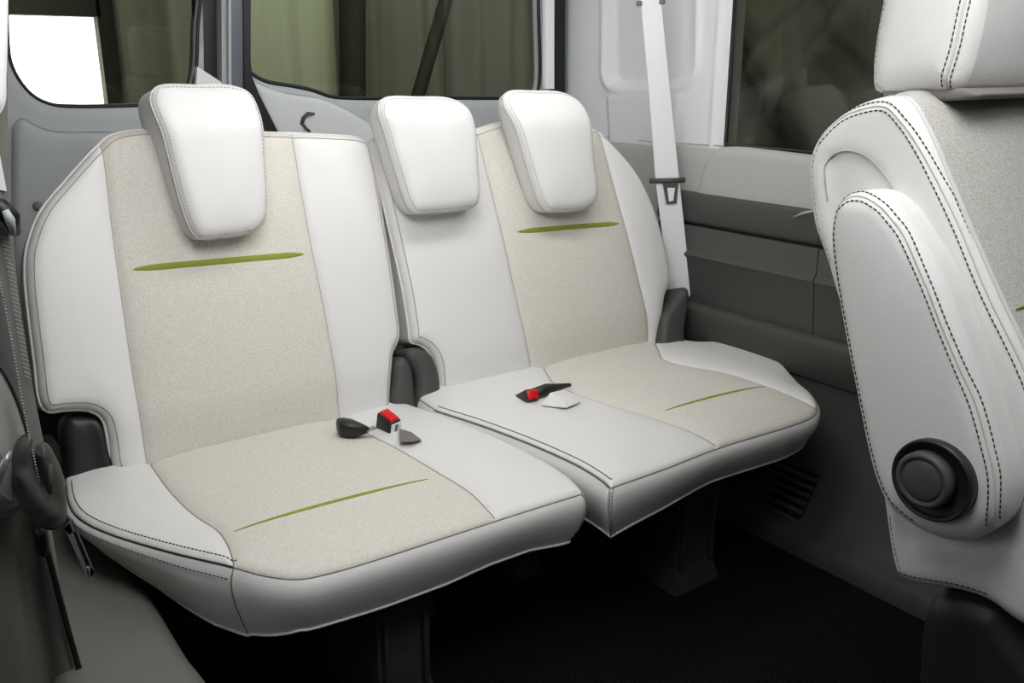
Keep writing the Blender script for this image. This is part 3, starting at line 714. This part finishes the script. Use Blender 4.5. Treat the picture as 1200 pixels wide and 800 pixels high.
# black gap and seal between the doors
gp = MB()
def strip(fr, quad, h0, h1): q = np.array([fr.px(p) for p in quad]); gp.loft([fr.W(q, h0)[::-1], fr.W(q, h1)[::-1]], True, True)
strip(DF, ((230, -260), (266, -260), (270, 330), (236, 330)), -.035, -.05)
s1 = struct(gp.build('trim_6', 'rubber', None, False), 'black rubber gap between the rear doors')
gp = MB(); strip(DF, ((230, 78), (258, 96), (262, 170), (224, 170)), .008, -.02); struct(gp.build('trim_18', 'uptrim', None, False), 'pale corner of trim below the door gap')
d2_out = [DF.px(p) for p in ((258, -260), (668, -260), (668, 420), (262, 420))]
d2_in = DF.pxs([(290, -180), (288, 40), (289, 78), (297, 87), (312, 95), (345, 101), (368, 106), (388, 113), (410, 115), (520, 115), (600, 115), (628, 113), (633, 104), (633, 0), (632, -180)])
d2, A2 = hole_frame(d2_out, d2_in, DF, .05, 'door_2', 'doortrim'); struct(d2, 'right rear door, light grey trim below its window')
struct(pane('window_3', offset_loop(A2, -.004), DF, -.03), 'right rear door window')
MB().tube(DF.W(A2, -.008), .005, True).build('window_seal', 'rubber', d2)
# painted door edges left of the right window, seen as vertical bands
gp = MB(); strip(DF, ((264, -260), (267.5, -260), (269, 150), (265.5, 92)), .014, -.01); struct(gp.build('trim_7', 'doortrim', None, False), 'thin pale door edge between the rear windows')
gp = MB(); strip(DF, ((268, -260), (281, -260), (283, 150), (269, 150)), .012, -.01); struct(gp.build('trim_8', 'painted', None, False), 'blue grey door edge band')
gp = MB(); strip(DF, ((280, -260), (291, -260), (290, 70), (292, 90), (300, 110), (330, 170), (318, 170), (296, 126), (283, 108)), .020, -.012); struct(gp.build('trim_9', 'rubber', None, False), 'black weather seal along the right rear door')
# shaped lower trim of the right door
tr2 = Pad(DF, DF.pxs([(292, 92), (300, 97), (330, 108), (380, 117), (432, 145), (470, 175), (470, 420, 1), (360, 420, 1), (326, 170), (306, 128)]), (), r=.014, rim=.012, T=.012, bulge=.004, step=.010)
tf = Frame(DF.O+DF.N*.018, DF.U, DF.V, DF.N); tr2.fr = tf; mb = MB(); tr2.shell_into(mb); mb.add(tf.W(tr2.V, tr2.h), tr2.F.tolist()); dt = mb.build('door_trim', mat('soft_grey_plastic', (196, 198, 200), .5, .35, var=.02, bumps=(('voronoi', 600, .07, .001),)), d2)
# inside latch handle on it
q0 = tf.W(tf.px((357, 140)), .004)[0]
lh = MB(); P_ = lambda x, y, h: tf.W(tf.px((x, y)), h)[0]
lh.tube([P_(353, 146, .004), P_(354, 138, .008), P_(358, 133, .012), P_(366, 133, .012)], [.0045, .005, .005, .003], False, 8)
lh.tube([P_(353, 144, .006), P_(357, 150, .008), P_(362, 154, .008)], [.004, .004, .003], False, 8)
lh.build('door_latch_handle', 'charcoal', d2)
# right of the rear glass: outside light put in as a white strip, then black weather seal
gp = MB(); strip(DF, ((632, -260), (643, -260), (643, 104), (633, 104)), .026, .012); struct(gp.build('trim_10', 'white', None, False), 'white strip standing for outside light right of the rear window')
gp = MB(); strip(DF, ((643, -260), (655, -260), (654, 330), (644, 330)), .03, -.03); ws = struct(gp.build('trim_11', 'rubber', None, False), 'black weather seal at the right rear corner')
gp = MB(); strip(DF, ((654, -260), (658, -260), (657, 330), (654, 330)), .026, -.03); struct(gp.build('trim_12', 'painted', None, False), 'blue grey flange beside the weather seal')
struct(rbox('trim_13', (1.70, 1.98, 0), (1.80, 2.2, .74), .03, 'ledge', None), 'lower right rear corner trim')
struct(rbox('wall_rear', (.2, RY-.0, -.05), (1.8, RY+.06, .50), .01, 'lowtrim', None), 'lower rear of the van')

# ---- left side: pillar at the sliding-door opening, wheel arch cover
PY = 1.17
PF = Frame((0, PY, 0), (1, 0, 0), (0, 0, 1), (0, -1, 0))
pil = Pad(PF, PF.pxs([(-60, -260, 1), (14, -260), (13, 0), (13, 180), (20, 300), (34, 420), (52, 540), (66, 640), (98, 800), (118, 900, 1), (-60, 900, 1)]), (), r=.02, rim=.02, T=.12, bulge=.002, step=.012,
          extra=lambda X: -.030*np.exp(-((X[:, 0]-.105+.02*(.5-X[:, 1]))/.014)**2)*smooth01((.55-X[:, 1])/.1))
mb = MB(); pil.shell_into(mb); mb.add(PF.W(pil.V, pil.h), pil.F.tolist()); struct(mb.build('wall_left', 'wheelhouse'), 'dark pillar trim at the sliding-door opening')
tp = Pad(Frame((0, PY-.02, 0), (1, 0, 0), (0, 0, 1), (0, -1, 0)), Frame((0, PY-.02, 0), (1, 0, 0), (0, 0, 1), (0, -1, 0)).pxs([(-60, -260, 1), (11, -260), (11, 0), (10, 60), (9, 90), (4, 130), (-60, 170, 1)]), (), r=.012, T=.02, bulge=.002, step=.010)
mb = MB(); tp.shell_into(mb); mb.add(tp.fr.W(tp.V, tp.h), tp.F.tolist()); struct(mb.build('trim_14', 'uptrim'), 'pale upper pillar trim at the left edge')
bl = Pad(Frame((0, PY-.04, 0), (1, 0, 0), (0, 0, 1), (0, -1, 0)), Frame((0, PY-.04, 0), (1, 0, 0), (0, 0, 1), (0, -1, 0)).pxs([(-60, 400, 1), (-10, 420), (4, 434), (18, 458), (30, 490), (38, 520), (42, 560), (30, 600), (-60, 620, 1)]), (), r=.03, T=.03, bulge=.004, step=.010)
mb = MB(); bl.shell_into(mb); mb.add(bl.fr.W(bl.V, bl.h), bl.F.tolist()); struct(mb.build('trim_15', 'ledge'), 'grey bulge of the pillar trim behind the belt tongue')
# seal running down the pillar's edge
MB().tube([ony(*p, PY-.004) for p in ((46, 600), (58, 655), (72, 710), (86, 760), (100, 810), (116, 870))], .0038, False, 8).build('door_seal', 'rubber', bpy.data.objects['wall_left'])
# wheel arch cover: rounded box beside the cushion
wa = Pad(Frame((0, 0, .262), (1, 0, 0), (0, 1, 0), (0, 0, 1)), [(.10, .92, 1), (.18, .90), (.25, .96), (.272, 1.05), (.268, 1.14), (.268, 1.25), (.27, 1.5), (.27, 2.1, 1), (.10, 2.1, 1)], (), r=.035, rim=.04, T=.26, bulge=.002, step=.012,
         shape_seams=[[(.15, 1.42), (.18, 1.36), (.215, 1.30), (.25, 1.27)]], groove=.002, gw=.004)
mb = MB(); wa.shell_into(mb); mb.add(wa.fr.W(wa.V, wa.h), wa.F.tolist()); struct(mb.build('trim_16', 'wheelhouse'), 'grey wheel arch cover beside the left seat')
struct(rbox('trim_17', (.06, 1.29, .2), (.14, 2.2, 1.0), .02, 'lowtrim', None), 'lower left quarter trim')

# ================================================================== seat belts and buckles
def ribbon(pts_l, pts_r, th, step_=.012):
    """webbing between two matched edge polylines (world points)"""
    L = resample(np.array(pts_l, float), step_, False); n = len(L)
    d = np.array(pts_r, float); dd = np.r_[0, np.cumsum(np.linalg.norm(np.diff(d, axis=0), axis=1))]
    R_ = np.stack([np.interp(np.linspace(0, dd[-1], n), dd, d[:, k]) for k in range(3)], 1)
    rings = []
    for i in range(n):
        w = R_[i]-L[i]; t = (L[min(i+1, n-1)]-L[max(i-1, 0)]); nn = np.cross(w, t); nn = nn/np.linalg.norm(nn)*th/2
        rings.append([L[i]+nn, L[i]+w*.04+nn*1.3, L[i]+w*.5+nn, R_[i]-w*.04+nn*1.3, R_[i]+nn, R_[i]-nn, R_[i]-w*.04-nn*1.3, L[i]+w*.5-nn, L[i]+w*.04-nn*1.3, L[i]-nn])
    return MB().loft(rings, True, True)
bn = np.array((.66, .75, 0.)); bP = np.array((1.665, 1.63, 0.))
hb = lambda x, y, o=0.: hit(x, y, bP-bn/np.linalg.norm(bn)*o, bn)
belt = thing('seat_belt', 'white seat belt hanging against the pale right pillar beside the headrests', 'seat belt', tuple(hb(797, 400)), 'third-row seat belts')
wb = ribbon([hb(*p) for p in ((738, -120), (751, 5), (760, 105), (768, 210), (777, 285), (784, 372))], [hb(*p) for p in ((760, -120), (775, 5), (785, 105), (796, 210), (804, 285), (810, 345))], .002).build('webbing', 'web_light', belt)
tb = MB(); p0, p1 = hb(761, 212, .004), hb(803, 211, .004); tb.tube([p0, p1], .0065, False, 10); tb.build('tongue', 'charcoal', belt)
tl = MB(); tl.loft([[hb(x, y, o) for x, y in ((776, 213), (795, 212), (793, 238), (781, 239))] for o in (.004, .007)], True, True)
tg = tl.build('tongue_plate', 'charcoal', belt, False)
MB().loft([[hb(x, y, o) for x, y in ((782, 220), (791, 220), (789, 235), (784, 236))] for o in (.0065, .0085)], True, True).build('tongue_slot', 'web_light', tg, False)
for x, y in ((749, 4), (776, 2)):
    q = hb(x, y, .002); MB().box(q, (.006, 0, 0), (0, .006, 0), (0, 0, .006), .003).build('guide_clip', 'seam', belt)
# left belt
lb = lambda x, y, o=.05: ony(x, y, PY-o)
lbelt = thing('seat_belt', 'dark grey seat belt with a steel latch plate hanging at the left edge', 'seat belt', tuple(lb(40, 560)), 'third-row seat belts')
w1 = ribbon([lb(*p, .062) for p in ((-14, 200), (-10, 240), (0, 330), (14, 400), (24, 460), (36, 520), (44, 566))], [lb(*p, .055) for p in ((4, 200), (6, 240), (17, 330), (29, 400), (39, 460), (51, 520), (60, 566))], .002, .006).build('webbing', 'web_dark', lbelt)
e = MB(); e.dashes(resample(np.array([lb(*p, .066) for p in ((-12, 230), (0, 330), (14, 400), (24, 460), (36, 520), (47, 568))]), .006, False), .0022, .0016, .0011)
for k in range(40):
    t = k/39; a = np.array((-3+ t*33-2, 240+t*200)); 
    e.tube([lb(a[0]+1, a[1], .064), lb(a[0]+10, a[1]+4, .061)], .0005, False, 4)
e.build('edge_stitching', 'thread_light', lbelt)
w2 = ribbon([lb(*p, .020) for p in ((-40, 240), (-30, 330), (-10, 420), (20, 500), (34, 560))], [lb(*p, .022) for p in ((-2, 240), (4, 330), (17, 400), (30, 470), (46, 560))], .002, .008).build('webbing', 'web_dark', lbelt)
TF = Frame((0, PY-.072, 0), (1, 0, 0), (0, 0, 1), (0, -1, 0))
slot = spline(TF.pxs([(41, 522), (47, 545), (52, 572), (53, 576), (46, 565), (38, 540)]), True, .003)
tgp = Pad(TF, TF.pxs([(22, 522), (29, 515), (37, 513), (45, 524), (52, 522), (60, 526), (69, 542), (75, 556), (79, 575), (80, 608), (74, 621), (62, 625), (48, 622), (36, 610), (24, 595), (17, 566), (17, 540)]), (), r=.012, T=.024, bulge=.005, bs=.012, step=.004,
          extra=lambda X: -.014*smooth01((sdf(X, slot)+.004)/.006)+.006*smooth01((.016-dist_poly(X, np.array([TF.px((24, 560)), TF.px((44, 585)), TF.px((60, 600))]), False))/.016))
mb = MB(); tgp.shell_into(mb, True, .008); mb.add(TF.W(tgp.V, tgp.h), tgp.F.tolist()); tgo = mb.build('tongue', 'lowtrim', lbelt)
MB().tube([TF.W(TF.px((57, 540)), .010)[0], TF.W(TF.px((57, 575)), .010)[0]], .0022, False, 8).build('tongue_ridge', 'lowtrim', tgo)
mp = MB(); TPF = Frame((0, PY-.064, 0), (1, 0, 0), (0, 0, 1), (0, -1, 0))
o_pl = [(75, 618), (85, 608), (92, 627), (102, 650), (110, 668), (108, 678), (103, 679)]
o_in = [(87, 622), (90, 622), (105, 660), (104, 668), (102, 664)]
for poly in ([(75, 618), (81, 612), (104, 671), (103, 679)], [(84, 611), (87, 612), (110, 667), (108, 676), (105, 672), (106, 662)], [(75, 618), (85, 608), (89, 620), (80, 626)], [(101, 664), (107, 664), (110, 668), (108, 678), (103, 679)]):
    q = np.array([TPF.px(p) for p in poly]); q = q if area(q) > 0 else q[::-1]; mp.loft([TPF.W(q, -.0018)[::1], TPF.W(q, .0018)[::1]], True, True)
mp.build('latch_plate', 'darksteel', lbelt, False)
sl = MB(); sl.tube([lb(-6, 572, .075), lb(-1, 556, .08), lb(6, 540, .08), lb(12, 528, .075)], [.004, .005, .005, .003], False, 8); sl.build('belt_guide_edge', 'darksteel', lbelt)
ribbon([lb(*p, .06) for p in ((-20, 560), (0, 580), (16, 590))], [lb(*p, .06) for p in ((-20, 520), (0, 530), (18, 548))], .002, .006).build('webbing', 'web_dark', lbelt)
st_ = capsule_cover(Frame((0, PY-.03, 0), (1, 0, 0), (0, 0, 1), (0, -1, 0)), Frame((0, PY-.03, 0), (1, 0, 0), (0, 0, 1), (0, -1, 0)).pxs([(42, 622), (50, 618), (57, 622), (60, 640), (58, 653), (52, 657), (46, 652), (42, 638)]), .02, 'belt_stop', lbelt, 'rubber', r=.008)
# belt guide above the left belt
gd = thing('belt_guide', 'dark belt guide with a pale edge high on the left pillar', 'belt guide', tuple(lb(6, 262)))
MB().tube([lb(-20, 238, .06), lb(0, 244, .075), lb(12, 254, .075), lb(18, 272, .06)], [.009, .011, .010, .006], False, 10).build('guide_body', 'rubber', gd)
MB().tube([lb(6, 246, .085), lb(12, 258, .087), lb(16, 274, .075)], [.0035, .005, .003], False, 8).build('guide_rim', 'doortrim', gd)
MB().loft([[lb(x, y, o) for x, y in ((-14, 180), (0, 182), (8, 224), (-2, 222))] for o in (.05, .06)], True, True).build('guide_cover', 'uptrim', gd, False)

# buckles
def buckle(name, label, c, a, b, u, m_body='black', red=True, grp='seat belt buckles'):
    """c centre of the top face, a/b half-extents of the face, u unit axis out of the face"""
    t = thing(name, label, 'buckle', tuple(np.array(c)-np.array(u)*.04), grp); c, a, b, u = (np.array(x, float) for x in (c, a, b, u))
    MB().box(c-u*.028, a, b, u*.028, .005, 3).build('buckle_body', m_body, t)
    if red:
        bt = MB().box(c+u*.0005, a*.80, b*.74, u*.004, .003, 3).build('release_button', 'red', t)
        MB().box(c+u*.0045, a*.5, b*.10, u*.0006, .0003, 2).build('press_mark', 'red', bt)
    return t
cb = onz(456, 487, .392)
a_ = np.array((.004, -.021, -.006)); b_ = np.array((.0135, .003, .001)); u_ = np.cross(b_, -a_)*-1; u_ /= np.linalg.norm(u_)
if u_[2] < 0: u_ = -u_
bk = buckle('seat_belt_buckle', 'upright black buckle with a red button on the left seat', cb, a_, b_, u_)
an = a_/np.linalg.norm(a_); bnn = b_/np.linalg.norm(b_)
lab = MB().box(cb+a_*1.02-u_*.014, b_*.85, u_*.011, an*.0008, .0004, 2).build('label', 'white', bk)
MB().box(cb+a_*1.05-u_*.014, b_*.22, u_*.008, an*.0009, .0004, 2).build('label_print', 'seam', lab)
sl = thing('buckle_sleeve', 'grey opening in the left seat cushion beside the upright buckle', 'pocket', tuple(onz(478, 512, .365)))
MB().loft([[onz(x, y, z) for x, y in ((468, 502), (482, 506), (494, 515), (482, 518), (468, 517))] for z in (.369, .3725)], True, True).build('sleeve_lining', 'seam', sl, False)
# the black buckle lying on its side
cz = .385; q0, q1 = onz(395, 500, cz), onz(432, 503, cz-.006)
bk2 = thing('seat_belt_buckle', 'black buckle lying on its side on the left seat', 'buckle', tuple(onz(410, 505, .365)), 'seat belt buckles')
rings = []
for t, w, h in ((0, .010, .010), (.06, .017, .015), (.25, .020, .017), (.5, .019, .016), (.75, .013, .011), (1, .006, .005)):
    c = q0+(q1-q0)*t; ring = []
    for k in range(16):
        an_ = 2*math.pi*k/16; e_ = lambda v: math.copysign(abs(v)**.7, v)
        ring.append(c+np.array((.25, 1., 0))*w*e_(math.cos(an_))+np.array((0, 0, 1))*h*e_(math.sin(an_)))
    rings.append(ring)
MB().loft(rings, True, True).build('buckle_body', 'black', bk2)
MB().box(q1+np.array((.004, 0, .0)), (.011, .002, 0), (0, .007, 0), (0, 0, .0012), .0005).build('stalk', 'steel', bk2)
# right-hand buckle lying in its pocket
cr = onz(624, 462, .395)
ar = np.array((.0145, -.002, 0)); ur = np.array((-.12, -.85, .5)); ur /= np.linalg.norm(ur); br = np.cross(ur, ar); br = br/np.linalg.norm(br)*.0125
bk3 = buckle('seat_belt_buckle', 'black buckle with a red button tucked in the right seat', cr, ar, br, ur)
s3 = MB(); s0, s1_ = onz(640, 456, .392), onz(668, 451, .385); s3.tube([cr-ur*.02, s0, s1_], [.013, .012, .004], False, 10); s3.build('stalk', 'black', bk3)
pt = thing('buckle_tag', 'white crumpled tag beside the red button on the right seat', 'tag', tuple(onz(655, 468, .38)))
tv = [onz(634, 474, .384), onz(645, 460, .396), onz(662, 456, .388), onz(680, 470, .383), onz(664, 477, .386), onz(650, 476, .383)]
cen = sum(tv)/6+np.array((0, 0, .008)); n_ = [p-np.array((0, 0, .0015)) for p in tv]
mesh_obj('tag_paper', tv+[cen]+n_+[cen-np.array((0, 0, .0015))], [(i, (i+1) % 6, 6) for i in range(6)]+[((i+1) % 6+7, i+7, 13) for i in range(6)]+[(i, i+7, (i+1) % 6+7, (i+1) % 6) for i in range(6)], 'leather', pt, False)

# ================================================================== the garage outside
def curtain(name, p0, p1, z0, z1, amp, waves, m, seed, nx=160, nz=26, slant=0.):
    r = np.random.default_rng(seed); p0, p1 = np.array((*p0, 0.)), np.array((*p1, 0.)); d = p1-p0; L = np.linalg.norm(d); nn = np.array((-d[1], d[0], 0))/L
    ph = r.uniform(0, 6.28, 6); fr_ = waves*np.array((1, 1.7, 2.9, .6, 4.3, 7.1)); am = amp*np.array((.5, .3, .18, .5, .1, .05)); v = []; f = []
    for j in range(nz+1):
        z = z0+(z1-z0)*j/nz
        for i in range(nx+1):
            t = i/nx; o = sum(a*math.sin(2*math.pi*k*(t+slant*(z if n_ % 2 else -z))+q+.8*math.sin(j/nz*2+q)) for n_, (a, k, q) in enumerate(zip(am, fr_, ph))); v.append(p0+d*t+nn*o+np.array((0, 0, z)))
    w = nx+1
    for j in range(nz):
        for i in range(nx): f.append((j*w+i, j*w+i+1, (j+1)*w+i+1, (j+1)*w+i))
    o = mesh_obj(name, v, f, m); md = o.modifiers.new('thickness', 'SOLIDIFY'); md.thickness = .006; return o
struct(mesh_obj('ground', [(-8, -8, -.45), (8, -8, -.45), (8, 8, -.45), (-8, 8, -.45)], [(0, 1, 2, 3)], 'concrete', smooth=False), 'garage floor outside')
gl_, gr_ = ony(8, 16, 5.6), ony(119, 130, 5.6)
ly, lz0, lz1 = 5.6, float(gr_[2])-.5, float(gl_[2])
tag(curtain('tarpaulin', (float(gr_[0])-.02, 4.9), (5.2, 4.9), -.45, 2.4, .09, 6, 'tarp', 3), 'olive tarpaulin hanging outside behind the rear door windows', 'tarpaulin')
M['tarp3'] = mat('pale_green_sheet', (150, 156, 134), .8, .2, var=.15, vscale=2, bumps=(('noise', 6, .3, .02),))
tag(curtain('tarpaulin', tuple(ony(262, 100, 4.72)[:2]), tuple(ony(396, 100, 4.72)[:2]), -.45, 2.4, .02, 2, 'tarp3', 5, 50), 'pale green sheet hanging behind the left part of the right rear door window', 'tarpaulin')
tag(curtain('tarpaulin', (4.3, 4.6), (4.3, -.5), -.45, 2.4, .17, 4, 'tarp2', 8, 200, 60, .16), 'drab cloth sheet hanging outside the side window', 'tarpaulin')
# garage wall with the bright open doorway
x0, x1 = float(gl_[0])-.06, float(gr_[0])+.05
wl = MB()
wl.box((-3, 5.7, 1.2), (3+x0, 0, 0), (0, .05, 0), (0, 0, 1.65)); wl.box((x1+3, 5.7, 1.2), (3., 0, 0), (0, .05, 0), (0, 0, 1.65))
wl.box(((x0+x1)/2, 5.7, (lz1+2.85)/2), ((x1-x0)/2+.02, 0, 0), (0, .05, 0), (0, 0, (2.85-lz1)/2))
struct(wl.build('wall_garage', 'tarp2', None, False), 'dark garage wall around the bright doorway')
struct(mesh_obj('background_daylight', [(x0-1, 6.2, -.4), (x1+1, 6.2, -.4), (x1+1, 6.2, 2.6), (x0-1, 6.2, 2.6)], [(0, 1, 2, 3)], 'daylight', smooth=False), 'daylight through the garage doorway')
# leaning timber and posts seen through the rear glass
def post(a, b, r, label): o = MB().tube([a, b], r, False, 10).build('timber_post', 'wood'); tag(o, label, 'post'); return o
post((*(ony(478, 130, 4.2)[:2]-np.array((.45, 0))), -.45), ony(540, -60, 4.2), .035, 'dark timber leaning at a slant behind the rear window')
post((*ony(408, 260, 4.6)[:2], -.45), ony(412, -120, 4.6), .07, 'upright dark post behind the right rear door window')

# ================================================================== light
def area_light(name, loc, target, sx, sy, power, col=(1, 1, 1)):
    l = bpy.data.lights.new(name, 'AREA'); l.shape = 'RECTANGLE'; l.size = sx; l.size_y = sy; l.energy = power; l.color = col
    o = bpy.data.objects.new(name, l); COL.objects.link(o); o.location = loc
    o.rotation_euler = (Vector(target)-Vector(loc)).to_track_quat('-Z', 'Y').to_euler(); return o
area_light('ceiling_bounce_front', (.6, .45, 1.42), (.8, 1.0, .5), .8, .4, 7.4)  # added: stands in for flash bounced off the headliner
area_light('ceiling_bounce_middle', (.35, .95, 1.43), (.5, 1.7, .95), .5, .4, 6.2)  # added bounce panel, aimed at the backrests to spare the cushions below
area_light('ceiling_bounce_rear', (1.06, 1.25, 1.43), (1.15, 1.75, .95), .8, .2, 5.6)  # another added bounce panel, turned to the right backrest, cushions kept dimmer
area_light('ceiling_bounce_passenger', (1.0, -.15, 1.43), (1.0, .1, .3), .7, .4, 1.2)  # added overhead bounce to lift the second-row seat front
area_light('rear_fill', (1.25, 1.86, 1.43), (1.4, 1.9, .3), .5, .2, .8)  # added fill brightening the rear door trim and right wall
area_light('door_daylight', (-1.2, .9, 1.5), (.9, .6, .8), 1.0, .8, 4.2, (.97, .99, 1))
area_light('outside_fill', (1.8, 3.2, 2.35), (1.8, 4.6, .6), 2.8, .5, 80, (1, 1, .93))  # added fill so the cloth behind the rear windows is lit
area_light('outside_fill_side', (3.0, 1.2, 2.3), (4.2, 1.4, .6), 1.6, .5, 48, (1, 1, .94))  # added fill for the cloth outside the side window
w = bpy.data.worlds.new('World'); bpy.context.scene.world = w; w.use_nodes = True
w.node_tree.nodes['Background'].inputs[0].default_value = (.85, .92, 1, 1); w.node_tree.nodes['Background'].inputs[1].default_value = .06

cam = bpy.data.cameras.new('Camera'); co = bpy.data.objects.new('Camera', cam); COL.objects.link(co)
cam.sensor_width = 36; cam.lens = 36*FPX/1200; cam.clip_start = .02
co.location = CAM; co.rotation_euler = (math.pi/2-PIT, 0, -YAW)
sc = bpy.context.scene; sc.camera = co
sc.view_settings.view_transform = 'Standard'; sc.view_settings.look = 'None'; sc.view_settings.gamma = 1; sc.view_settings.use_curve_mapping = False
sc.view_settings.exposure = .12
sc.cycles.use_denoising = True; sc.cycles.max_bounces = 8
